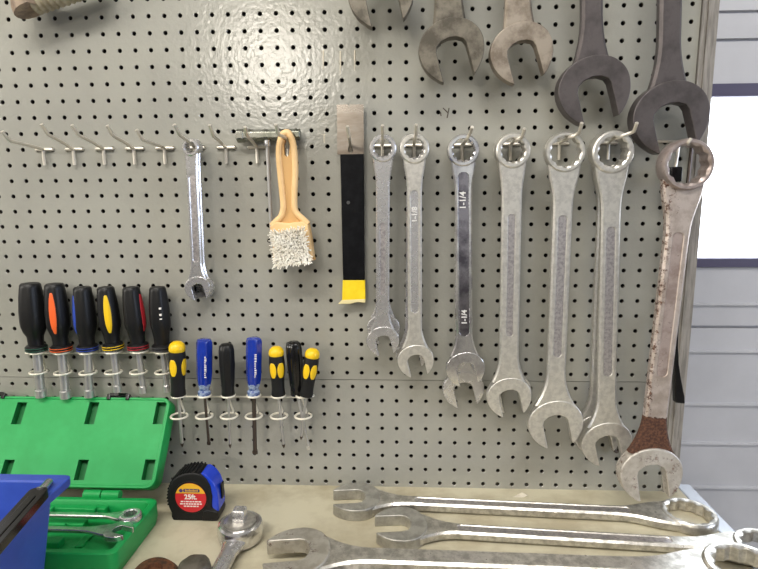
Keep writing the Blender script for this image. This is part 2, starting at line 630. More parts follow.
for lab, b, k, e, *via in (
    ('bare wire hook at the far left end of the empty hook row', (43.5, 149.5), (9.5, 140.7), (2, 131.4)),
    ('bare wire hook, second from the left in the empty hook row', (74.3, 149), (47.6, 134.4), (41.4, 124)),
    ('bare wire hook, third from the left in the empty hook row', (104.8, 148.6), (78.4, 135), (72, 125)),
    ('bare wire hook, fourth from the left in the empty hook row', (135.8, 148.3), (112.8, 135.8), (107.3, 125.5)),
    ('bare wire hook, last bare one before the small combination wrench', (166.4, 148.6), (142.4, 139.8), (136.6, 129.7)),
    ('wire hook through the box end of the small combination wrench', (192, 148.2), (179.5, 135.1), (174.3, 124.4), ((191.5, 142.2), 1.5)),
    ('bare wire hook between the small wrench and the chrome T-handle', (228.4, 147.7), (213.1, 135.6), (209.6, 125)),
    ('wire hook under the chrome T-handle, left of the scrub brush', (258.3, 147.2), (246.4, 135), (245, 127)),
    ('wire hook through the handle loop of the tan scrub brush', (290.5, 147), (278.3, 133.9), (275.8, 124.6), ((286.8, 137.2), 1.25)),
    ('wire hook through the hole of the flat pry bar', (350.4, 147), (349, 137), (347.4, 126.4), ((350.4, 144.2), 0.5)),
    ('wire hook through the box end of the leftmost wrench beside the pry bar', (383, 146), (382.7, 134), (382.5, 125.3), ((383, 139.4), 2.3)),
    ('wire hook through the ring of the wrench standing second from the pry bar', (414.5, 146), (416, 134), (416.3, 124.6), ((414.7, 138.9), 2.3)),
    ('wire hook through the box end of the wrench stamped 1-1/4', (461.8, 146), (470.5, 132.8), (472.2, 127), ((465.5, 139.4), 2.3)),
    ('wire hook through the ring of the fourth wrench from the pry bar', (511, 145.5), (522, 137.5), (524.6, 128.6), ((515, 138.9), 2.3)),
    ('wire hook through the ring of the fifth wrench from the pry bar', (562, 145), (579.3, 132.8), (581.8, 122.8), ((567, 137.2), 2.2)),
    ('wire hook through the ring of the wrench left of the rusty one', (609, 145), (633.7, 131.6), (636.9, 122.8), ((614.5, 137.2), 2.3)),
):
    P = bp(*b)
    hook(lab, sn(*b), round(P.z), k, e, via[0] if via else None)

# hook of the rusty wrench, with a black sleeve on its stem
P = bp(671, 143)
t = thing('pegboard_hook', 'wire hook with a black sleeve seen through the rusty wrench ring', 'hook', (P.x, 0, P.z), group=HOOKG)
build('crossbar', MB().tube(smooth_path([(-.9, .3, .1), (-.9, -.1, .1), (.75, -.12, .05), (.75, .3, .05)], 4), .085, 8), M['hook'], t)
k = bp(688, 144, 3.4)
build('prong', MB().tube(smooth_path([(.1, -.2, .0), (.6, -1.6, -.1), (k.x - P.x, -3.4, k.z - P.z), (k.x - P.x + .05, -3.6, k.z - P.z + .3)], 5), .09, 8), M['hook'], t)
a, b_ = bp(678.5, 152, .5) - P, bp(675, 170, .5) - P
build('stem', MB().tube([(a.x, -.5, .1), (b_.x, -.5, b_.z)], .1, 8), M['hook'], t)
a, b_ = bp(668.5, 167, .6) - P, bp(679, 182, .6) - P
sl = build('sleeve', MB().prism(rrect(a.x, b_.x, b_.z, a.z, .12), -.95, -.3), M['gloss_black'], t, bevel=.05)
sl['label'] = 'black plastic sleeve'


# ------------------------------------------------------------------ wrenches
def head_outline(R, hw, ang, cz):
    ctrl = [(27.8, 1.13), (40, 1.09), (55, 1.06), (75, 1.02), (95, .985), (120, .9), (150, .8), (180, .76)]
    ctrl = ctrl + [(360 - a, r) for a, r in reversed(ctrl[:-1])]
    pts = []
    for i in range(len(ctrl) - 1):
        a0, r0 = ctrl[i]
        a1, r1 = ctrl[i + 1]
        ap, rp_ = ctrl[i - 1] if i else ctrl[i]
        an, rn = ctrl[i + 2] if i + 2 < len(ctrl) else ctrl[i + 1]
        for k in range(5):
            t = k / 5
            r = .5 * (2 * r0 + (r1 - rp_) * t + (2 * rp_ - 5 * r0 + 4 * r1 - rn) * t * t + (3 * r0 - rp_ - 3 * r1 + rn) * t ** 3)
            a = math.radians(a0 + (a1 - a0) * t)
            pts.append((r * math.sin(a), -r * math.cos(a)))
    a = math.radians(ctrl[-1][0])
    pts.append((ctrl[-1][1] * math.sin(a), -ctrl[-1][1] * math.cos(a)))
    # slot, left tip to right tip
    top = .2
    sl = [(-hw, -1.03), (-hw, -.55), (-hw * .98, -.15)]
    for k in range(7):
        a = math.radians(180 - 30 * k)
        sl.append((hw * .98 * math.cos(a) * (1.0), top - .3 + .3 * math.sin(a)))
    sl += [(hw * .98, -.15), (hw, -.55), (hw, -1.03)]
    # drop near-duplicate points
    out = []
    for p in pts + sl:
        if not out or (abs(p[0] - out[-1][0]) + abs(p[1] - out[-1][1])) > 1e-3:
            out.append(p)
    c, s = math.cos(ang), math.sin(ang)
    return [((x * c - z * s) * R, (x * s + z * c) * R + cz) for x, z in out]


def ring_mesh(ro, ri, t, pts=12):
    n = 96
    mb = MB()
    h = t / 2

    def star(a):
        u = (a / (2 * PI) * pts) % 1
        return ri * (1 - .1 * (1 - abs(2 * u - 1)))
    prof = [(ro * .93, h, 0), (ro, h * .6, 0), (ro, -h * .5, 0), (ro * .97, -h * .82, 0), (ro - (ro - ri) * .35, -h, 0), (ri * 1.05, -h, 0), (1, -h * .82, 1), (1, h * .82, 1), (ri * 1.05, h, 0)]
    rings = []
    for k in range(n):
        a = 2 * PI * k / n
        rings.append([((r * star(a) if s else r) * math.cos(a), y, (r * star(a) if s else r) * math.sin(a)) for r, y, s in prof])
    rings.append(rings[0])
    mb.loft(rings, False)
    return mb


def shank_mesh(L, ro, ri, R, wm, st, panel, wtop=.95, whead=.74, wm2=None):
    """panel: (start, end, half width, depth) as distances from the ring centre"""
    mb = MB()
    rm = (ri + ro) / 2
    s0 = rm
    s1 = L - .55 * R
    wm2 = wm if wm2 is None else wm2
    st_ = []
    ns = 60
    ss = [s0 + (s1 - s0) * i / ns for i in range(ns + 1)]
    if panel:
        a, b, P, dep = panel
        ss += [a - .01, a] + [a + P * q for q in (.03, .12, .3, .6, 1)] + [b + .01, b] + [b - P * q for q in (.03, .12, .3, .6, 1)]
        ss = sorted(ss)
    rings = []
    t = st / 2
    for s in ss:
        u = (s - s0) / (1.15 * ro)
        w = wm + (wm2 - wm) * (s - s0) / (s1 - s0)
        w1 = w + (min(wtop * ro, .93 * rm) - w) * math.exp(-u * u * 1.25 - u * .4)
        v = (s1 - s) / (1.35 * R)
        w2 = (whead * R - w) * max(0, 1 - v) ** 2.1
        w = w1 + w2
        c = min(.22 * st, .25 * w)
        p, d = .012, 0.
        if panel and a <= s <= b:
            q = min(s - a, b - s)
            p = P if q >= P else max(.012, math.sqrt(max(0, P * P - (P - q) ** 2)))
            d = dep if q > 0 else 0
        e = min(.045, .2 * wm)
        f = max(0, 1 - (s - s0) / (1.1 * ro)) ** 2
        a_, b_ = w - c, p + e
        fl = [a_ + (b_ - a_) * k / 6 for k in range(7)]
        q_ = [(-x, -t) for x in fl] + [(-p, -t + d), (p, -t + d)] + [(x, -t) for x in reversed(fl)] + [(w, -t + c), (w, t - c)]
        q_ += [(a_ - 2 * a_ * k / 12, t) for k in range(13)] + [(-w, t - c), (-w, -t + c)]
        rings.append([(x, y, -s + f * (rm - math.sqrt(max(rm * rm - x * x, .0004)))) for x, y in q_])
    mb.f.append(tuple(len(rings[0]) * (len(rings) - 1) + q for q in range(len(rings[0]))))
    mb.mi.append(0)
    mb.loft(rings, False, 0, mif=(lambda k, i: 1 if (i == 7 and panel and a <= ss[k] < b) else 0))
    return mb


def wrench(label, group, A, B, ro, ri, R, wm, rt, st, ht, m, mp=None, panel=None, ang=13, hw=.46, Y=None, ring=True, m_ring=None, m_head=None, wtop=.95, whead=.74, wm2=None, name='combination_wrench'):
    A, B = Vector(A), Vector(B)
    Z = (A - B).normalized()
    L = (A - B).length
    Yv = Vector(Y or (0, 1, 0))
    X = Yv.cross(Z).normalized()
    Yv = Z.cross(X)
    t = thing(name, label, 'wrench', A, X, Yv, Z, group)
    if ring:
        build('box_end', ring_mesh(ro, ri, rt), m_ring or m, t, angle=28)
    build('shank', shank_mesh(L, ro, ri, R, wm, st, panel, wtop, whead, wm2), [m, mp or m], t, angle=38)
    hd = MB().prism(head_outline(R, hw, math.radians(ang), -L), -ht / 2, ht / 2)
    build('open_end', hd, m_head or m, t, bevel=min(.09, .05 * R + .02), seg=2, angle=30, bang=50)
    return t, L


HG = 'combination wrenches hanging in the row on the pegboard'


def hang(label, ring_px, head_px, ro, ri, R, w, d=1.6, dh=None, panel=None, pw=None, **k):
    A = bp(*ring_px, d)
    dh = d * .72 if dh is None else dh
    B = bp(*head_px, dh)
    sa, sb = SC(A), SC(B)
    L = (A - B).length
    pn = None
    if panel:     # pixel heights of the panel ends along the shank
        f = lambda y: L * (y - ring_px[1]) / (head_px[1] - ring_px[1]) * (1 + .06 * (1 - (y - ring_px[1]) / (head_px[1] - ring_px[1])) * -1)
        pn = (f(panel[0]), f(panel[1]), pw / (sa + sb) * 1.0, .05)
    r_in = ro / sa
    st = k.pop('st', .42 * (R / sb) ** .5 * .9)
    return wrench(label, HG, A, B, ro / sa, ri / sa, R / sb, w / (sa + sb), st * 1.5, st, st * 1.18, panel=pn, **k)


ch, br, sa_, sp_ = M['chrome'], M['bright'], M['satin'], M['satin_panel']
hang('smallest hanging combination wrench, alone at the left by the bare hooks', (191.5, 147.5), (198, 286), 8.6, 5.6, 13, 11.5, d=1.5, dh=1.3, m=ch, mp=sp_, panel=(175, 262), pw=5)
hang('slim wrench hidden behind the smallest hanging combination wrench, only its edge showing', (194, 147.2), (201, 285), 8.4, 5.6, 12.5, 11, d=.85, dh=.75, m=ch)
hang('mottled chrome wrench first right of the pry bar, front one of its pair', (383, 148.5), (382.5, 338), 13.6, 9.2, 16.2, 13.4, d=2.3, dh=2.0, m=ch, mp=sp_, panel=(222, 294), pw=4.6)
hang('wrench behind the first one right of the pry bar, its jaws peeping out higher', (383, 147.5), (383, 326), 13, 9, 16.4, 12.5, d=1.05, dh=.9, m=ch)
t2, L2 = hang('second wrench right of the pry bar, with a round-ended recess down its shank', (414.5, 149), (415, 357.5), 14.8, 10.2, 18, 14.2, d=2.3, dh=2.1, m=sa_, mp=ch, panel=(190, 312), pw=7.4)
hang('wrench tucked behind the second one right of the pry bar, shank showing at its left', (413, 148), (411, 352), 14, 10, 15.5, 12, d=1.05, dh=.9, m=ch)
t3, L3 = hang('polished chrome wrench stamped 1-1/4, third from the pry bar', (463, 150.5), (464.5, 365.5), 16, 11.2, 19.2, 16.2, d=2.3, dh=2.1, m=br, mp=M['dark_chrome'], panel=(172, 335), pw=9.5)
hang('wrench behind the one stamped 1-1/4, its jaws hanging lower', (463, 150), (462.5, 385.5), 15.6, 11, 20.5, 15, d=1.05, dh=.9, m=ch)
hang('satin wrench fourth from the pry bar, with a narrow dark groove down the shank', (512.3, 151), (508, 393), 17.2, 12.2, 22, 19, d=2.3, dh=2.2, m=sa_, mp=sp_, panel=(213, 335), pw=6.6)
hang('wrench hidden behind the fourth one from the pry bar, jaw tip just showing', (511, 150.5), (509, 389.5), 16.8, 12, 21.4, 18, d=1.05, dh=.9, m=sa_)
hang('large satin wrench with a long embossed recess, fifth from the pry bar', (564.3, 152.3), (554, 419), 19.8, 15.4, 27, 18.2, d=2.2, dh=2.1, m=sa_, mp=sp_, panel=(214, 355), pw=8)
hang('large satin wrench right beside the rusty wrench, front one of its pair', (611.5, 152.3), (605, 439), 21, 15.3, 25, 18.4, d=2.3, dh=1.7, m=sa_, mp=sp_, panel=(224, 373), pw=8.4)
hang('wrench behind the large satin one beside the rusty wrench, leaning out to the left', (608.5, 151.5), (596.5, 430), 20, 15, 23.5, 16.5, d=1.05, dh=.75, m=sa_)

A7, B7 = bp(684.5, 165, 3.0), bp(648.5, 468, 3.1)
L7 = (A7 - B7).length
R7 = 30.5 / SC(B7)
rw = rust_mat('rusty_shank_steel', (204, 192, 184), -L7 + .3, -L7 + R7 * .55 + 2.4, .42, left=(-.1, -.6, .15), splat=.02)
rh = rust_mat('rusty_head_steel', (218, 213, 206), -99, -98, .0, splat=.115, nscale=75)
rr = rust_mat('rusty_ring_steel', (178, 166, 162), -99, -98, .0, splat=.05)
rp2 = rust_mat('rusty_panel_steel', (190, 174, 168), -99, -98, 0, splat=.06)
rt7, _ = wrench('big rust-spotted wrench at the right end of the row', HG, A7, B7, 25.5 / SC(A7), 20.3 / SC(A7), R7, 11.8 / SC(A7), 1.15, .6, .85, rw, rp2, panel=(3.8, L7 - 6, .3, .05), ang=13, hw=.45, m_ring=rr, m_head=rh)


def stamp(t, L, s, items, m=M['text_emb']):
    for frac, size, off, txt in items:
        text('size_stamp', txt, size, m, t, (off, -.0 - s, -L * frac), (PI / 2, -PI / 2, 0), .03, .012)


st3 = .42 * (19.2 / 15) ** .5 * .9
stamp(t3, L3, st3 / 2 - .035, [(.22, .5, -.04, '1-1/4'), (.76, .44, 0, '1-1/4')])
st2 = .42 * (18 / 15) ** .5 * .9
stamp(t2, L2, st2 / 2 - .035, [(.30, .45, 0, '1-1/8')])

# ------------------------------------------------------------------ big open-end heads reaching down from the top edge
TG = 'big dark wrenches hanging from above the top edge'


def top_wrench(label, head_px, R, w, m, d=1.9, dx=0., whead=.52, hw=.48, L=19., ht=.8, ang=13):
    B = bp(*head_px, d)
    s = SC(B)
    A = B + Vector((dx, -.3, L))
    wrench(label, TG, A, B, 1.5, 1.1, R / s, w / s / 2, 1.0, ht * .72, ht, m, ang=ang, hw=hw, whead=whead, panel=None)


top_wrench('dull steel wrench at top centre, only its two jaw tips in view', (380, -10), 33, 26, M['oldsteel'])
top_wrench('dirty grey-brown wrench head hanging at top, right of the two jaw tips', (450, 46), 32.5, 26, M['oldsteel'], dx=-1.0)
top_wrench('tan aged wrench head at the top, third of the big heads', (519.5, 49), 31, 24, M['tansteel'], dx=-1.6)
top_wrench('dark oxide wrench head at the top, left one of the two darkest', (591, 85.5), 35.3, 20, M['blacksteel'], dx=-1.1, ht=.95)
top_wrench('largest dark oxide wrench head, hanging just above the rusty wrench', (667, 112), 37.2, 21, M['blacksteel'], dx=-1.2, ht=.95)

# ribbed handle top left
P = bp(30, 5, 1.4)
t = thing('ribbed_tool', 'tan ribbed tool handle poking down from the top left corner', 'tool', P)
pts = [bp(*q, 1.4) - P for q in ((34, -14), (31, -4), (29, 6), (31, 11))]
build('butt_end', MB().tube(smooth_path([tuple(p) for p in pts], 5), [.95 - .0 * i for i in range(15)] + [.62], 16), M['ribdark'], t)
a, b_ = bp(34, 3, 1.4) - P, bp(100, -19, 1.4) - P
n = 60
build('ribbed_grip', MB().tube([a.lerp(b_, i / n) for i in range(n + 1)], [.62 + (.07 if i % 5 in (1, 2) else 0) for i in range(n + 1)], 16), M['ribbed'], t, angle=60)

# ------------------------------------------------------------------ thin rod tool with flared black handle, behind the rusty wrench
P = bp(691.5, 146, .6)
t = thing('slim_rod_tool', 'thin rod with a flared black handle hanging behind the rusty wrench', 'tool', P)
pp = [bp(*q, .6) - P for q in ((691.5, 146), (685, 210), (679.5, 270), (674.5, 325))]
build('rod', MB().tube([tuple(p) for p in pp], .11, 8), M['darkshaft'], t)
ol = [(673, 318), (676, 318), (675.2, 346), (676, 362), (678, 376), (681.5, 394), (682, 401.5), (672.2, 400.5), (671.5, 380), (670.8, 350)]
ol = [bp(*q, .9) - P for q in ol]
build('black_handle', MB().prism([(p.x, p.z) for p in ol], -.75, -.3), M['gloss_black'], t, bevel=.08)
# dark wire loop below the ring row, seen in the jaws next to the rusty wrench
P = bp(614, 436, .3)
t = MB()
q = [bp(*c, .3) - P for c in ((609.5, 425), (611, 437), (613, 447), (616.5, 452), (619, 447), (618, 437), (616.5, 425))]
lo_ = build('wire_loop', t.tube(smooth_path([tuple(p) for p in q], 5), .1, 8), M['darkshaft'], loc=P)
tag(lo_, 'narrow dark wire loop seen through the jaws left of the rusty wrench', 'wire')

# ------------------------------------------------------------------ flat pry bar
P = bp(350.5, 150, .5)
t = thing('pry_bar', 'flat pry bar with bare steel top, black middle and yellow tip', 'pry bar', P)


def loc2(pts, d):
    return [((bp(*q, d) - P).x, (bp(*q, d) - P).z) for q in pts]


mb = MB()
outer = loc2([(337.5, 154.5), (337, 105), (348.3, 104.6), (349, 109.5), (349.8, 104.6), (363.6, 104.5), (364, 154)], .5)
hole = loc2([(350.4, 143.5), (352.4, 147), (353.3, 151), (350.6, 153.3), (347.9, 151), (348.5, 147)], .5)
plate(mb, outer, [hole], -.1)
plate(mb, outer, [hole], .1)
wall_loop(mb, outer, -.1, .1)
wall_loop(mb, hole, -.1, .1)
pe = build('bare_steel_end', mb, M['pry_steel'], t, angle=30)
pe['label'] = 'bare brownish steel end with notch and hanging hole'
build('black_shaft', MB().prism(loc2([(340.3, 154.2), (363.9, 153.8), (364.8, 280), (343.2, 280)], .5), -.12, .12), M['pry_black'], t, bevel=.06)
build('yellow_tip', MB().prism(loc2([(342.8, 280), (365.2, 280), (365.6, 299), (342.2, 300)], .5), -.14, .14), M['pry_yellow'], t, bevel=.04)
build('chipped_edge', MB().prism(loc2([(342.2, 299.5), (365.6, 298.6), (365.4, 302.4), (357, 301.8), (350, 303.6), (338.2, 303.6), (341, 301)], .5), -.16, .1), M['pry_edge'], t, bevel=.04)
# small nail-sized dimple
c = bp(348.5, 202.5, .5) - P
build('rivet', MB().revolve([(.11, -.145), (.1, -.11), (.1, -.1)], 12, axis='y', c=(c.x, 0, c.z)), M['grayband'], t)

# ------------------------------------------------------------------ chrome T-handle
P = bp(269, 135, .62)
t = thing('t_handle', 'chrome T-handle bar lying across two hooks with its rod hanging down', 'tool', P)
a, b_ = bp(238, 135.8, .62) - P, bp(300.5, 134.6, .62) - P
mb = MB()
hx = [(math.cos(PI / 6 + k * PI / 3) * .38, math.sin(PI / 6 + k * PI / 3) * .38) for k in range(6)]
mb.loft([[(x, y, z + zz) for y, z in hx] for x, zz in ((a.x, a.z), (b_.x, b_.z))])
build('crossbar', mb, M['tbar'], t, bevel=.05)
mb = MB()
hx = [(y * 1.15, z * 1.15) for y, z in hx]
mb.loft([[(x, y, z + a.z) for y, z in hx] for x in (a.x - .06, a.x + .4)])
build('hex_collar', mb, M['tbar'], t, bevel=.05)
a, b_ = bp(267.2, 141, .62) - P, bp(272.5, 248, .45) - P
build('rod', MB().tube([(a.x, 0, a.z + .1), (b_.x, .17, b_.z)], .135, 12), M['shaft'], t)
build('rod_collar', MB().tube([(a.x, 0, a.z + .05), (a.x + .01, 0, a.z - .3)], .2, 12), M['chrome'], t)

# ------------------------------------------------------------------ scrub brush
P = bp(290, 140, 1.25)
t = thing('scrub_brush', 'tan scrub brush with white bristles hanging from its handle loop', 'brush', P)
cr = lambda q: ((bp(255 + q[0] / 3.795, 125 + q[1] / 3.795, 1.25) - P).x, (bp(255 + q[0] / 3.795, 125 + q[1] / 3.795, 1.25) - P).z)
left = [(104, 36), (93, 66), (89, 110), (94, 180), (102, 260), (106, 312), (98, 345), (80, 364), (62, 382)]
right = [(206, 376), (188, 358), (163, 334), (155, 308), (155, 250), (158, 180), (155, 110), (148, 64), (136, 36)]
outl = left + [(70, 470), (84, 530), (216, 514), (224, 494)] + right + [(120, 28)]
hole = [(116, 52), (110, 78), (112, 112), (120, 122), (130, 116), (134, 80), (126, 52)]
o2, h2 = smooth_closed([cr(q) for q in outl], 3), [cr(q) for q in hole]
mb = MB()
plate(mb, o2, [h2], -.12)
plate(mb, o2, [h2], .3)
wall_loop(mb, o2, -.12, .3)
wall_loop(mb, h2, -.12, .3)
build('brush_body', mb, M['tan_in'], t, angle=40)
rim = [cr(q) for q in list(reversed(left)) + [(120, 29)] + list(reversed(right))]
build('raised_rim', MB().tube(smooth_path([(x + (.06 if x < -.0 else -.06), -.12, z) for x, z in rim], 5), .2, 10), M['tan'], t, angle=60)
hb = [cr(q) for q in [(60, 384), (74, 470), (88, 536), (214, 516), (226, 494), (206, 378), (186, 364), (130, 372), (84, 366)]]
build('brush_block', MB().prism(hb, -.42, .32), M['tan'], t, bevel=.1)
mb = MB()
c00, c10, c01, c11 = [Vector((*cr(q), 0)) for q in ((80, 412), (188, 400), (96, 524), (210, 506))]
for i in range(12):
    for j in range(11):
        u, v = (i + .5) / 12, (j + .5) / 11
        p = c00.lerp(c10, u).lerp(c01.lerp(c11, u), v)
        for k in range(9):
            a = random.random() * 2 * PI
            sp = random.random() * .12
            bx, bzz = p.x + math.cos(a) * sp * .5, p.y + math.sin(a) * sp * .5
            ln = .5 + random.random() * .08
            ex = bx + math.cos(a) * sp * 1.5 + (u - .5) * .45 + random.uniform(-.04, .04)
            ez = bzz + math.sin(a) * sp * 1.5 - (v - .5) * .45 + random.uniform(-.04, .04)
            mb.tube([(bx, -.42, bzz), ((bx + ex) / 2, -.42 - ln * .6, (bzz + ez) / 2), (ex, -.42 - ln, ez)], [.04, .042, .03], 5)
cq = [c00.lerp(c11, .06), c10.lerp(c01, .06), c11.lerp(c00, .06), c01.lerp(c10, .06)]
mb.prism([(q.x, q.y) for q in cq], -.58, -.42)
bs = build('bristles', mb, M['bristle'], t)
bs['label'] = 'white tufted bristles'
bs['kind'] = 'stuff'


# ------------------------------------------------------------------ screwdriver racks
def rack(label, ups, lows, rail_px, d, ru, rl_):
    P = bp(*rail_px[0], 0)
    t = thing('screwdriver_rack', label, 'rack', P)
    a, b_ = bp(*rail_px[0], .35) - P, bp(*rail_px[1], .35) - P
    build('rail', MB().tube([(a.x - .3, .5, a.z + .02), (a.x - .3, -.25, a.z), (a.x, -.35, a.z), (b_.x, -.35, b_.z), (b_.x + .2, -.2, b_.z), (b_.x + .2, .5, b_.z)], .065, 8), M['loopwire'], t)
    for u, l in zip(ups, lows):
        U, Lw = bp(*u, d) - P, bp(*l, d) - P
        U.y = Lw.y = -d
        loop = []
        for c, dirn in ((U, 1), (Lw, -1)):
            for k in range(19):
                an = math.radians(100 + dirn * (-k * 340 / 18) if dirn == 1 else 80 - 0 + k * 340 / 18)
                q_ = ru if dirn == 1 else rl_
                loop.append((c.x + q_ * math.cos(an), c.y + q_ * math.sin(an), c.z))
        # upper loop, down the back, lower loop
        up = loop[:19]
        lw = loop[19:]
        build('holder_loop', MB().tube([(U.x - .1, -.35, U.z)] + up + [(up[-1][0], up[-1][1] + .08, up[-1][2] - .12), (lw[0][0], lw[0][1] + .08, lw[0][2] + .12)] + lw, .07, 8), M['loopwire'], t)
    return t


upA = [(38, 352), (62.5, 352), (88, 352), (113.5, 351.5), (139.5, 351), (163.5, 351.5)]
loA = [(38.5, 372), (63, 372.5), (88, 372.5), (113.5, 372), (138.5, 372), (163.5, 372)]
rack('wire rack with six loops holding the big black nut drivers', upA, loA, ((29, 353.5), (168, 352.5)), 1.05, .52, .53)
upB = [(178.5, 395.7), (204.4, 395.4), (228.4, 395.4), (253.8, 395.4), (278.6, 395.7), (302.8, 395.6)]
loB = [(179.3, 416), (204.4, 416), (229.2, 416), (253.8, 416), (279, 416), (303.3, 416)]
rack('wire rack with six loops holding the small screwdrivers', upB, loB, ((176.5, 396.5), (310, 397)), 1.7, .42, .54)


def axis_frame(T, B):
    Z = (T - B).normalized()
    Y = Vector((0, 1, 0))
    X = Y.cross(Z).normalized()
    return X, Z.cross(X), Z


def interp(prof, h):
    for (r0, h0), (r1, h1) in zip(prof, prof[1:]):
        if h0 <= h <= h1:
            return r0 + (r1 - r0) * (h - h0) / max(1e-6, h1 - h0)
    return prof[-1][0]


def patch(prof, rf, a0, ha, z0, z1, off=.012, n=18, m=10, square=False):
    """leaf-shaped insert lying on a turned handle, centred on angle a0"""
    mb = MB()
    rows = []
    for i in range(n + 1):
        t = i / n
        h = z0 + (z1 - z0) * t
        k = math.sqrt(max(0, 1 - (2 * t - 1) ** 2)) if not square else min(1, 4 * t + .35, 4 * (1 - t) + .35)
        row = []
        for j in range(m + 1):
            a = a0 + ha * max(k, .02) * (2 * j / m - 1)
            e = off if 0 < i < n and 0 < j < m else -.03
            r = interp(prof, h) * (rf(a, h) if rf else 1) + e
            row.append((r * math.cos(a), r * math.sin(a), h))
        rows.append(row)
    w = m + 1
    mb.add([p for r in rows for p in r], [(i * w + j, i * w + j + 1, (i + 1) * w + j + 1, (i + 1) * w + j) for i in range(n) for j in range(m)])
    return mb


DG = 'big nut drivers in the upper rack'


def nut_driver(label, top, col, end, band, insert, wpx, sw, d=1.05, marks=False):
    T, B, E = bp(*top, d), bp(*col, d), bp(*end, d)
    s = SC(B)
    X, Y, Z = axis_frame(T, B)
    t = thing('nut_driver', label, 'screwdriver', B, X, Y, Z, DG)
    H = (T - B).length
    r = wpx / s / 2
    rb = 10.0 / s
    prof = [(rb * .7, .28), (rb * .72, H * .12), (rb * .76, H * .2), (r * .84, H * .28), (r * .97, H * .36), (r, H * .44), (r * .99, H * .6), (r * .9, H * .8), (r * .8, H * .93), (r * .77, H * .965), (r * .66, H * .99), (r * .3, H)]
    rf = lambda a, h: 1 + (.035 * math.cos(6 * a) if h > H * .25 and h < H * .96 else 0)
    build('handle', MB().revolve(prof, 48, rf=rf), M['blackplastic'], t, angle=40)
    c = MB().revolve([(rb * .9, -.12), (rb, -.09), (rb, .2), (rb * .9, .27), (rb * .72, .31)], 28)
    build('collar', c, M['blackplastic'], t)
    c = MB().revolve([(rb * .8, -.05), (rb * 1.03, -.05), (rb * 1.03, .0), (rb * .8, .0)], 28)
    c.revolve([(rb * .8, .12), (rb * 1.03, .12), (rb * 1.03, .165), (rb * .8, .165)], 28)
    cb = build('colour_band', c, M[band], t)
    cb['label'] = {'grayband': 'dark grey'}.get(band, band) + ' double collar band'
    if insert:
        an, ha, mm = insert
        ins = build('grip_insert', patch(prof, rf, math.radians(an), math.radians(ha), H * .24, H * .9), M[mm], t, angle=60)
        ins['label'] = mm + ' grip insert'
    # shaft to the socket, in the handle frame
    q = Matrix((X, Y, Z)) @ (E - B)
    q = Vector((q.x, q.y, q.z))
    sr = sw / s / 2
    pth = [Vector((0, 0, .1)), q * .86]
    build('shaft', MB().tube([tuple(p) for p in pth], sr, 16), M['shaft'], t)
    build('socket_tip', MB().tube([tuple(q * .84), tuple(q * .86), tuple(q)], [sr * 1.0, sr * 1.28, sr * 1.28], 16), M['shaft'], t)
    if marks:
        mb = MB()
        for z_, l_ in ((.5, .07), (.56, .13), (.66, .12)):
            mb.box(r * .4, r * .4 + .13, -r * .97, -r * .8, H * z_, H * z_ + l_)
        build('handle_print', mb, M['white'], t)
    return t


nut_driver('black nut driver with dark green bands, first in the upper rack', (29.8, 282.5), (36.6, 349), (41.4, 396.5), 'green', None, 24.5, 8.6)
nut_driver('black nut driver with an orange grip insert', (54.1, 283), (61.4, 349), (65.7, 397.8), 'orange', (-80, 20, 'orange'), 22.6, 8.2)
nut_driver('black nut driver with a blue insert on its left side', (82.2, 286.3), (87.7, 348.5), (89.5, 396.6), 'blue', (-128, 24, 'blue'), 21.6, 7.6)
nut_driver('black nut driver with a yellow grip insert', (105.3, 286.3), (113.3, 347.2), (117.8, 391.6), 'yellow', (-68, 22, 'yellow'), 20.6, 6.6)
nut_driver('black nut driver with a dark red insert on its right side', (130.8, 286.3), (138.4, 347.2), (143.4, 392.8), 'red', (-8, 18, 'red'), 20.6, 6.0)
nut_driver('plain black nut driver with small white print, last in the upper rack', (157.4, 286.3), (162.4, 348.2), (167.2, 391.6), 'grayband', None, 20, 5.2, marks=True)

SG = 'small screwdrivers in the lower rack'


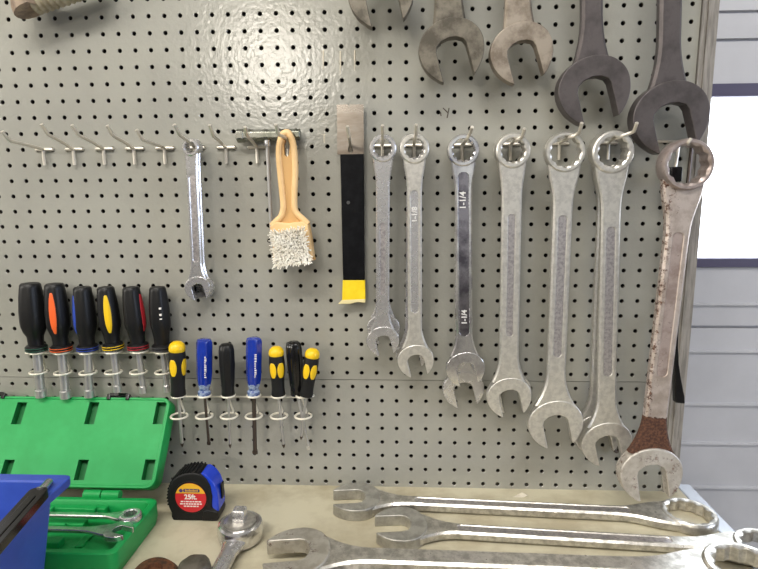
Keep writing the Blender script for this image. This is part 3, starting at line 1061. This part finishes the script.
def screwdriver(label, top, bot, tip, kind, w, sw, d=1.7, dt=None, phil=True, dark=False, ov=(-110, -30)):
    dt = d if dt is None else dt
    T, B, E = bp(*top, dt), bp(*bot, d), bp(*tip, d * .8)
    s = SC(B)
    X, Y, Z = axis_frame(T, B)
    t = thing('screwdriver', label, 'screwdriver', B, X, Y, Z, SG)
    H = (T - B).length
    r = w / s / 2
    if kind == 'yellow':
        prof = [(r * .84, 0), (r * .9, .1), (r * .82, H * .16), (r * .84, H * .3), (r, H * .52), (r * 1.02, H * .7), (r * .92, H * .82)]
        build('handle', MB().revolve(prof, 32), M['blackrubber'], t)
        cap = [(r * .88, H * .815), (r * .97, H * .84), (r * .96, H * .9), (r * .82, H * .95), (r * .5, H * .99), (r * .1, H)]
        c = build('end_cap', MB().revolve(cap, 28), M['yellow'], t)
        c['label'] = 'yellow domed end cap'
        for an in ov:
            c = build('grip_insert', patch(prof, None, math.radians(an), math.radians(34), H * .38, H * .71), M['yellow'], t, angle=60)
            c['label'] = 'yellow oval grip insert'
    elif kind == 'blue':
        prof = [(r * .8, H * .2), (r * .9, H * .26), (r * .97, H * .4), (r, H * .7), (r, H * .93), (r * .9, H * .98), (r * .5, H)]
        rf = lambda a, h: 1 + .07 * math.cos(6 * a)
        c = build('handle', MB().revolve(prof, 48, rf=rf), M['clearblue'], t, angle=50)
        prof2 = [(r * .66, 0), (r * .84, .04), (r * .86, H * .07), (r * .66, H * .1), (r * .68, H * .14), (r * .82, H * .18), (r * .84, H * .215)]
        build('ferrule', MB().revolve(prof2, 32), M['clear'], t)
        mb = MB()
        z = H * .36
        while z < H * .74:
            ln = random.uniform(.05, .12)
            mb.box(r * .36, r * .36 + (.12 if random.random() > .4 else .07), -r * 1.03, -r * .9, z, z + ln * .6)
            z += ln + .03
        build('handle_print', mb, M['white'], t)
    else:
        gm = M['gloss_black'] if kind == 'gloss' else M['blackplastic']
        prof = [(r * .8, 0), (r * .88, .06), (r * .84, H * .12), (r * .9, H * .3), (r * 1.0, H * .6), (r * .98, H * .86), (r * .88, H * .95), (r * .6, H * .99), (r * .2, H)]
        rf = lambda a, h: 1 + (.06 * math.cos(8 * a) if h > H * .2 else 0)
        build('handle', MB().revolve(prof, 48, rf=rf), gm, t, angle=50)
    q = Matrix((X, Y, Z)) @ (E - B)
    sr = sw / s / 2
    build('shaft', MB().tube([(0, 0, .1), tuple(q * .93)], sr, 12), M['darkshaft'] if dark else M['shaft'], t)
    if phil:
        build('tip', MB().tube([tuple(q * .92), tuple(q * .955), tuple(q)], [sr * 1.15, sr * 1.05, sr * .3], 10), M['darkshaft'], t)
    else:
        n = q.normalized()
        a, b_ = q * .92, q
        mb = MB()
        mb.loft([[(p.x + sx * wx, p.y + sy * wy, p.z) for sx, sy in ((-1, -1), (1, -1), (1, 1), (-1, 1))] for p, wx, wy in ((a, sr * .9, sr * .9), (q * .96, sr * 1.35, sr * .5), (b_, sr * 1.2, sr * .25))])
        build('tip', mb, M['darkshaft'] if dark else M['chrome'], t)
    return t


screwdriver('black screwdriver with yellow dome and ovals, first in the lower rack', (176.9, 341.2), (178.4, 395.6), (182.3, 447), 'yellow', 16.4, 3.0, ov=(-103, -12))
screwdriver('blue-handled screwdriver beside the first yellow-domed one', (204.4, 338.8), (204.4, 395.2), (209, 445), 'blue', 15, 2.7, phil=False, dark=True)
screwdriver('plain matte black screwdriver between the two blue ones', (226.2, 343.3), (228.3, 395.2), (230.2, 448), 'black', 15, 2.5)
screwdriver('blue-handled screwdriver with a thick dark shaft, right of the matte black one', (254, 337.3), (253.7, 395.2), (255.2, 454), 'blue', 14.8, 4.2, phil=False, dark=True)
screwdriver('black screwdriver with yellow dome, right of the thick-shafted blue one', (276, 346.3), (278.5, 395.6), (283.9, 448), 'yellow', 15.4, 3.0, ov=(-113, -46))
screwdriver('glossy all-black screwdriver leaning left behind the last yellow-domed one', (293.2, 341), (297.4, 394.8), (308.8, 449.4), 'gloss', 15.5, 2.6, d=1.4, phil=False)
screwdriver('yellow-domed black screwdriver leaning right at the end of the lower rack', (313.2, 348.5), (306.2, 395.6), (301, 439.5), 'yellow', 15, 2.6, d=2.0, ov=(-114, -48))

# ------------------------------------------------------------------ green socket case: lid leaning on the board, open base on the bench
cbr = bz(156.5, 519.5)
yb = cbr.y                                  # back of the base
hcase = bp(156.5, 498, -yb).z - ZB          # height of the base
fr = bp(109, 553, 9.2)
cbr.x += .3
case = thing('tool_case', 'open green plastic tool case standing on the bench at left', 'case', (cbr.x, yb, ZB))
cw = 14.2
cd = 5.5
h = hcase
# base: outer shell, rim and tray with pockets
mb = MB()
outer = rrect(-cw, 0, -cd, 0, .5)
inner = rrect(-cw + .42, -.42, -cd + .42, -.42, .35)
n_ = len(outer)
sh = rrect(-cw + .12, -.12, -cd + .12, -.12, .45)


def ring_z(loop, z):
    return [(x, y, z) for x, y in loop]


mb.loft([ring_z(sh, 0), ring_z(outer, h * .35), ring_z(outer, h - .06), ring_z(rrect(-cw + .06, -.06, -cd + .06, -.06, .48), h), ring_z(rrect(-cw + .34, -.34, -cd + .34, -.34, .36), h), ring_z(inner, h - .08), ring_z(rrect(-cw + .5, -.5, -cd + .5, -.5, .3), h - .75)], True)
build('base', mb, M['greencase'], case, angle=40)
# raised ribs and blocks of the tray
mb = MB()
zt0, zt1 = h - .76, h - .38
for x0, x1, y0, y1, z1 in ((-cw + .6, -3.0, -1.0, -.55, h - .2), (-cw + .6, -3.6, -2.35, -1.75, zt1), (-cw + .6, -4.0, -4.1, -3.5, zt1), (-4.1, -3.5, -1.25, -.9, h - .08), (-2.0 - 4.9, -2.0 - 4.2, -1.25, -.9, h - .08), (-5.4, -4.6, -2.5, -2.3, zt1 + .1), (-3.2, -2.7, -4.0, -2.6, zt0 + .12)):
    mb.box(x0, x1, y0, y1, zt0 - .02, z1)
build('tray_rib', mb, M['greencase'], case, bevel=.07)
# lid
lb = Vector((cbr.x, yb + .05, 0))
lidtop = bp(172, 397.5, .85)
lidbot = bp(157, 489, -yb - .15)
Zl = Vector((0, lidtop.y - lidbot.y, lidtop.z - lidbot.z)).normalized()
Hl = Vector((0, lidtop.y - lidbot.y, lidtop.z - lidbot.z)).length
xr = bp(173.8, 430, 2.0).x


def lidpx(px, py):                         # pixel on the lid face -> lid coordinates
    Nn = Vector((0, Zl.z, -Zl.y))
    r = ray(px, py)
    k = (lidbot - CAM).dot(Nn) / r.dot(Nn)
    p = CAM + r * k - Vector((cbr.x, lidbot.y, lidbot.z))
    return (p.x, p.dot(Zl))


inv = case.matrix_world.inverted()
lid = bpy.data.objects.new('lid', None)
COL.objects.link(lid)
lid.parent = case
off = Vector((0, lidbot.y - yb, lidbot.z - ZB))
Yl = Zl.cross(Vector((1, 0, 0)))
lid.matrix_basis = Matrix(((1, 0, 0, off.x * IN), (0, Yl.y, Zl.y, off.y * IN), (0, Yl.z, Zl.z, off.z * IN), (0, 0, 0, 1)))
lid['label'] = 'open lid leaning back against the pegboard'
tr_ = lidpx(173.4, 402)
brr = lidpx(158, 487)
rx = (tr_[0] + brr[0]) / 2 - .22
print('LID', tr_, brr, 'Hl', Hl, 'case h', h, 'back', yb)
lo = rrect(rx - cw - .1, rx, .0, Hl, .62)
li = rrect(rx - cw + .1, rx - .2, .2, Hl - .2, .5)
slots = []
for col_ in (((11.6, 24), (402, 424)), ((84.7, 96.3), (402, 424)), ((159.5, 171), (402, 424)), ((0, 10.8), (459.5, 480)), ((74.3, 85.7), (459.5, 480)), ((150.5, 162), (459.5, 480))):
    (x0, x1), (y0, y1) = col_
    a = lidpx(x0 + 1.5, y1)
    b_ = lidpx(x1, y0)
    mx_ = min((a[0] + b_[0]) / 2, rx - .62)
    slots.append([(mx_ - .34, a[1]), (mx_ + .34, a[1]), (mx_ + .34, b_[1]), (mx_ - .34, b_[1])])
    print('slot', slots[-1][0], slots[-1][2])
mb = MB()
dp = 1.0
plate(mb, li, slots, 0.06)
mb.loft([[(x, .06, z) for x, z in li], [(x, 0, z) for x, z in rrect(rx - cw + .06, rx - .16, .16, Hl - .16, .52)], [(x, 0, z) for x, z in rrect(rx - cw - .06, rx - .04, .04, Hl - .04, .6)], [(x, .06, z) for x, z in lo], [(x, dp, z) for x, z in lo]], False)
plate(mb, lo, [], dp)
build('lid_shell', mb, M['greencase'], lid, angle=40)
for s in slots:
    mb = MB()
    wall_loop(mb, s, .06, .6)
    mb.add([(x, .6, z) for x, z in s], [(0, 1, 2, 3)])
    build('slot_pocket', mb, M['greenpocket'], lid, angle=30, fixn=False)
for x0, x1 in ((105.6, 131), (-16, 6)):
    a, b_ = lidpx(x0, 398), lidpx(x1, 398)
    w = b_[0] - a[0]
    mb = MB()
    mb.box(a[0], b_[0], .0, .3, Hl - .08, Hl + .08).box(a[0] + .1, a[0] + .35, -.12, .2, Hl - .2, Hl + .2).box(b_[0] - .35, b_[0] - .1, -.12, .2, Hl - .2, Hl + .2).box(a[0] + .25, b_[0] - .25, -.1, .2, Hl + .02, Hl + .26)
    lt = build('latch', mb, M['gloss_black'], lid, bevel=.05)
    lt['label'] = 'black plastic latch'
# hinge between lid and base
a, b_ = bp(84.6, 492, -yb - .1), bp(120, 492, -yb - .1)
mb = MB()
xm = (a.x + b_.x) / 2
for x0, x1 in ((a.x, xm - .04), (xm + .04, b_.x)):
    mb.tube([(x0 - cbr.x, .1, h + .1), (x1 - cbr.x, .1, h + .1)], .3, 14)
build('hinge', mb, M['greencase'], case)


def small_wrench(label, ringpx, tailpx, ro, ri, kind, hh):
    A, E = bz(*ringpx, hh), bz(*tailpx, hh)
    E.y = A.y + (E.y - A.y)
    Z = (A - E).normalized()
    Yv = Vector((0, 0, -1))
    X = Yv.cross(Z).normalized()
    Yv = Z.cross(X)
    t = thing('combination_wrench', label, 'wrench', A, X, Yv, Z, 'small wrenches in the green case')
    L = (A - E).length
    s = SC(A)
    if kind == 'ring':
        build('box_end', ring_mesh(ro / s, ri / s, .45, 12), M['chrome'], t, angle=28)
        build('shank', shank_mesh(L, ro / s, ri / s, .3, .17, .22, None), M['bright'], t)
    else:
        R = ro / s
        build('open_end', MB().prism([(x, -z) for x, z in head_outline(R, .42, math.radians(18), 0)], -.16, .16), M['bright'], t, bevel=.04)
        build('shank', shank_mesh(L, R, R * .55, .3, .18, .22, None, wtop=.7), M['bright'], t)
    return t


small_wrench('small chrome wrench in the green case, ring end to the right', (130.5, 516.5), (40, 514.5), 10.6, 6.6, 'ring', h + .2)
small_wrench('small chrome wrench in the green case, open jaw to the right', (117, 531), (40, 529), 14, 6, 'open', h + .16)

# ------------------------------------------------------------------ blue bin at the left with a black tool in it
rc = bp(70.5, 474.5, 10.6)
rf_ = bp(0, 533, 16.6)
bx1 = (rc.x + rf_.x) / 2 - .3
hz = rc.z - ZB
by1, by0 = -10.6, -21.5
print('BIN', rc, rf_, 'h', hz)
binx0 = bx1 - 9.5
binT = thing('storage_bin', 'blue plastic storage bin at the lower left corner', 'bin', (bx1 - 4.7, -15.8, ZB))
ox = bx1 - (bx1 - 4.7)


def brect(ins, z, r=.35):
    return [(x, y, z) for x, y in rrect(-4.8 + ins, 4.7 - ins, by0 + 15.8 + ins, by1 + 15.8 - ins, r)]


mb = MB()
mb.loft([brect(1.35, 0), brect(.62, hz - .55), brect(.5, hz - .5), brect(.02, hz - .45), brect(0, hz - .3), brect(0, hz - .05), brect(.06, hz), brect(.62, hz), brect(.7, hz - .08), brect(1.5, .2)], True)
build('bin_shell', mb, M['bluebin'], binT, angle=35)
mb = MB()
mb.box(3.3, 4.05, -4.6, -1.2, hz - 3.0, hz - 2.2)
build('label_holder', mb, M['bluebin'], binT, bevel=.1)
P = bp(50, 481, 11.6)
E = bp(-8, 531, 16.4)
E.z = P.z - .1
Zt = (P - E).normalized()
Yt = Vector((0, 0, -1))
Xt = Yt.cross(Zt).normalized()
Yt = Zt.cross(Xt)
t = thing('hand_tool', 'black flat tool with a chrome tip lying in the blue bin', 'tool', P, Xt, Yt, Zt)
L = (P - E).length
build('black_handle', MB().prism(rrect(-.42, .42, -L - 2, -.9, .3), -.22, .22).prism(rrect(-.16, .16, -L - 1.6, -1.6, .15), -.27, -.2), M['gloss_black'], t, bevel=.08)
build('chrome_tip', MB().tube([(0, 0, -1.0), (0, 0, -.75), (0, 0, -.1), (0, 0, 0)], [.3, .2, .2, .14], 14), M['bright'], t)

# ------------------------------------------------------------------ tape measure
P = bz(190, 521)
yf = P.y
t = thing('tape_measure', 'black and blue tape measure with a round red 25ft label', 'tape measure', P)
cr = lambda q: ((bp(160 + q[0] / 7.587, 455 + q[1] / 7.587, -yf) - P).x, (bp(160 + q[0] / 7.587, 455 + q[1] / 7.587, -yf) - P).z)
body = [(96, 496), (84, 470), (84, 440), (64, 400), (55, 330), (62, 260), (88, 200), (132, 162), (190, 142), (255, 138), (310, 150), (352, 186), (380, 240), (392, 310), (396, 400), (440, 430), (446, 470), (436, 496)]
bo = [cr(q) for q in body]
bo = [(x, max(z, .0)) for x, z in bo]
bo[0] = (bo[0][0], 0)
bo[-1] = (bo[-1][0], 0)
build('case_body', MB().prism(bo, 0, 1.45), M['blackrubber'], t, bevel=.12, seg=3)
blue = [cr(q) for q in [(300, 146), (330, 148), (372, 178), (408, 226), (430, 290), (440, 360), (444, 436), (394, 432), (384, 400), (392, 320), (376, 240), (348, 188)]]
build('blue_shell', MB().prism(blue, .06, 1.39), M['tapeblue'], t, bevel=.1, seg=3)
# ribs over the rubber back
c0 = Vector((*cr((235, 322)), 0))
mb = MB()
for k in range(17):
    a = math.radians(200 - k * 8.0)
    # find radius of the body in this direction
    dirv = Vector((math.cos(a), math.sin(a), 0))
    best = 0
    for i in range(len(bo)):
        p1, p2 = Vector((*bo[i], 0)), Vector((*bo[(i + 1) % len(bo)], 0))
        e_ = p2 - p1
        den = dirv.x * e_.y - dirv.y * e_.x
        if abs(den) < 1e-6:
            continue
        w_ = p1 - c0
        tt = (w_.x * e_.y - w_.y * e_.x) / den
        uu = (w_.x * dirv.y - w_.y * dirv.x) / den
        if tt > 0 and 0 <= uu <= 1:
            best = max(best, tt)
    q = c0 + dirv * (best + .02)
    mb.tube([(q.x, .06, q.y), (q.x, 1.4, q.y)], .065, 6)
build('grip_rib', mb, M['blackrubber'], t)
rl = 118 / 7.587 / SC(P)


def disc(r, y, th, a0=0, a1=360, n=48):
    return MB().prism([(c0.x + r * math.cos(math.radians(a0 + (a1 - a0) * i / n)), c0.y + r * math.sin(math.radians(a0 + (a1 - a0) * i / n))) for i in range(n if a1 - a0 == 360 else n + 1)], y - th, y)


build('label_ring', disc(rl * 1.12, .03, .06), M['blackplastic'], t, bevel=.03)
lb_ = build('red_label', disc(rl, -.02, .03), M['label_red'], t)
lb_['label'] = 'round red label'
ang0 = 18
y_ = build('yellow_label_band', disc(rl * .995, -.045, .012, ang0, 180 - ang0), M['label_yellow'], t)
y_['label'] = 'yellow upper segment of the label'
zb0 = c0.y + rl * .5
mb = MB().prism(rrect(c0.x - rl * .45, c0.x + rl * .62, zb0 - rl * .1, zb0 + rl * .12, rl * .1), -.07, -.056)
mb.prism([(c0.x - rl * .6 + rl * .12 * math.cos(k * PI / 8), zb0 + rl * .12 * math.sin(k * PI / 8)) for k in range(16)], -.07, -.056)
build('logo_band', mb, M['label_purple'], y_)
mb = MB()
for i in range(10):
    x = c0.x - rl * .32 + i * rl * .085
    mb.box(x, x + rl * .05, -.078, -.07, zb0 - rl * .05, zb0 + rl * (.05 if i % 3 else .09))
build('logo_lettering', mb, M['label_yellow'], y_)
text('label_text', '25ft.', rl * .46, M['white'], lb_, (c0.x, -.055, c0.y + rl * .05), (PI / 2, 0, 0), .006, .012)
mb = MB()
for z, w_ in ((-.26, .66), (-.42, .72), (-.58, .48)):
    x = -w_
    while x < w_:
        ln = random.uniform(.08, .2)
        mb.box(c0.x + rl * x, c0.x + rl * min(w_, x + ln), -.056, -.05, c0.y + rl * (z - .04), c0.y + rl * (z + .04))
        x += ln + .04
build('label_lines', mb, M['white'], lb_)
mb = MB()
c1 = [cr(q) for q in [(330, 425), (370, 418), (440, 432), (448, 470), (440, 497), (318, 497)]]
c1 = [(x, max(z, 0.0)) for x, z in c1]
build('tape_mouth', MB().prism(c1, -.04, 1.3), M['blackplastic'], t, bevel=.06)
xs_ = max(x for x, z in blue)
build('belt_clip', MB().box(xs_ - .02, xs_ + .09, .6, 1.05, 1.2, 2.2), M['blackplastic'], t, bevel=.04)

# ------------------------------------------------------------------ ratchet lying drive-up
hh = 1.25
P = bz(240, 521, hh)
E = bz(214, 573, hh * .75)
P0 = Vector((P.x, P.y, ZB))
dirv = Vector((E.x - P.x, E.y - P.y, 0)).normalized()
Xr = Vector((-dirv.y, dirv.x, 0))
t = thing('ratchet', 'chrome ratchet lying on the bench with its square drive up', 'ratchet', P0, Xr, dirv, Vector((0, 0, 1)) if Xr.cross(dirv).z > 0 else Vector((0, 0, -1)))
if Xr.cross(dirv).z < 0:
    Xr = -Xr
    t.matrix_world = Matrix(((Xr.x, dirv.x, 0, P0.x * IN), (Xr.y, dirv.y, 0, P0.y * IN), (0, 0, 1, (P0.z + OFF.z) * IN), (0, 0, 0, 1)))
r = 22.5 / SC(P)
build('head', MB().revolve([(r * .8, .12), (r * .95, .2), (r, .5), (r, hh * .75), (r * .95, hh * .93), (r * .86, hh), (r * .74, hh), (r * .73, hh - .08), (r * .66, hh - .08)], 48, rf=lambda a, z: 1 + .1 * max(0, math.sin(a)) ** 6), M['bright'], t, angle=30)
build('drive_disc', MB().revolve([(r * .7, hh - .12), (r * .7, hh + .03), (r * .6, hh + .08), (r * .4, hh + .1), (.01, hh + .1)], 40, caps=False), M['bench_steel'], t, angle=25)
sq = .36
build('square_drive', MB().loft([[(x * sq * k, y * sq * k, z) for x, y in ((-1, -1), (1, -1), (1, 1), (-1, 1))] for z, k in ((hh + .05, 1), (hh + .72, 1), (hh + .82, .82))]), M['chrome'], t, bevel=.05)
build('handle', MB().loft([[(math.cos(2 * PI * k / 20) * w_, y, zc + math.sin(2 * PI * k / 20) * hgt) for k in range(20)] for y, w_, hgt, zc in ((r * .7, r * .62, .42, .62), (r * 1.15, r * .45, .4, .6), (r * 1.6, .47, .4, .56), (r * 2.6, .48, .44, .52), (r * 5, .52, .48, .5), (r * 8, .55, .5, .5))]), M['chrome'], t, angle=40)

# ------------------------------------------------------------------ big wrenches lying on the bench
BG = 'big wrenches lying on the bench'


def flat(label, headpx, ringpx, R, ro, ri, w, ht, panel, h0=0., st=.5, rise=0., mh=None, **k):
    top = ht
    B = bz(*headpx, top + h0)
    B.z = ZB + ht / 2 + h0
    A = bz(*ringpx, top + h0 + rise)
    A.z = ZB + ht / 2 + h0 + rise
    return wrench(label, BG, A, B, ro, ri, R, w / 2, ht, st, ht, M['bench_steel'], M['satin_panel'], panel, Y=(0, 0, -1), m_head=mh or M['dullhead'], **k)


flat('big wrench lying on the bench nearest the pegboard', (360, 495.5), (689, 511), 1.74, 1.62, 1.3, 1.0, .76, (3.5, 17.0, .24, .05), st=.6, rise=.0, ang=10)
flat('big wrench lying on the bench, middle one of the three', (405, 522.5), (766, 544), 1.76, 1.62, 1.25, 1.0, .74, (5.0, 17.2, .24, .05), st=.55, ang=10)
flat('biggest wrench lying on the bench, nearest the front', (302.5, 548.5), (746, 564), 2.0, 1.95, 1.5, 1.25, .9, None, st=.6, ang=10, h0=.5, rise=.45, mh=rust_mat('rust_spotted_jaw', (196, 192, 182), -99, -98, 0, splat=.085, nscale=60))
B = bz(344, 562, .6)
B.y -= 1.65
wrench('wrench under the front big wrench, only its rounded head edge showing', BG, (B.x + 13, B.y - 6.0, ZB + .32), (B.x, B.y, ZB + .32), 1.2, .8, 1.3, .4, .5, .4, .6, M['bench_steel'], Y=(0, 0, -1))
# rusty bits cut by the bottom edge
P = bz(153, 573, .5)
P.z = ZB
t = MB().revolve([(1.1, 0), (1.28, .2), (1.25, .45), (1.05, .68), (.8, .72), (.5, .74), (.45, .5)], 32, rf=lambda a, z: 1 + .05 * math.cos(3 * a))
o = build('rusty_disc', t, M['rustypiece'], loc=P)
tag(o, 'rusty brown rounded iron piece at the bottom edge left of the ratchet', 'metal piece')
P = bz(194.5, 567, .9)
P.z = ZB
t = MB().revolve([(.7, 0), (.84, .12), (.88, .5), (.84, .95), (.72, 1.15), (.4, 1.25), (.05, 1.26)], 32, rf=lambda a, z: 1 + .04 * math.cos(6 * a))
o = build('iron_knob', t, M['oldsteel'], loc=P, angle=25)
tag(o, 'dull grey faceted knob on the bench beside the ratchet handle', 'knob')
# pale flake beside the rearmost bench wrench
P = bz(521, 496.5)
o = build('paint_flake', MB().add([(-.6, -.1, 0), (.1, -.12, 0), (.5, .25, .0), (.1, .2, .2), (-.1, .1, .07), (.45, .0, .08)], [(0, 1, 4), (1, 5, 2), (1, 4, 3), (1, 3, 5), (0, 4, 3), (5, 3, 2)]), M['paper'], loc=P, fixn=False)
tag(o, 'small pale flake lying behind the rearmost bench wrench', 'flake')

# ------------------------------------------------------------------ light
w = bpy.data.worlds.new('outside')
scene.world = w
w.use_nodes = True
bg = w.node_tree.nodes['Background']
bg.inputs['Color'].default_value = (.86, .93, 1, 1)
bg.inputs['Strength'].default_value = 5.0


def area(name, P, target, sx, sy, power, col=(1, 1, 1)):
    l = bpy.data.lights.new(name, 'AREA')
    l.shape = 'RECTANGLE'
    l.size, l.size_y = sx * IN, sy * IN
    l.energy = power
    l.color = col
    o = bpy.data.objects.new(name, l)
    COL.objects.link(o)
    P, T = Vector(P), Vector(target)
    o.location = (P + OFF) * IN
    o.rotation_euler = (T - P).to_track_quat('-Z', 'Y').to_euler()
    return o


area('ceiling_lamp', (-24, -178, 40), (20, 0, -12), 20, 17, 21, (1, .93, .82))
area('ceiling_lamp', (-124, -92, 30), (14, 0, -14), 46, 24, 46, (1, .95, .86))
area('ceiling_lamp', (24, -58, 58), (24, -6, -24), 60, 16, 27, (1, .97, .93))
area('ceiling_lamp', (-20, -58, 58), (2, -6, -24), 60, 16, 20, (1, .95, .86))  # second overhead light, added to brighten the bench
area('front_fill', (60, -236, -5), (25, 0, -12), 140, 90, 8, (.92, .96, 1))  # added fill light facing the board, back wall has no opening
area('cool_side_fill', (196, -62, 4), (30, 0, -12), 70, 50, 60, (.66, .77, 1))  # cool fill light added from the right, right wall is solid

scene.view_settings.view_transform = 'Standard'
scene.view_settings.look = 'None'
scene.view_settings.gamma = 1
scene.view_settings.exposure = .62
scene.view_settings.use_curve_mapping = False
scene.cycles.use_denoising = True
scene.cycles.max_bounces = 8
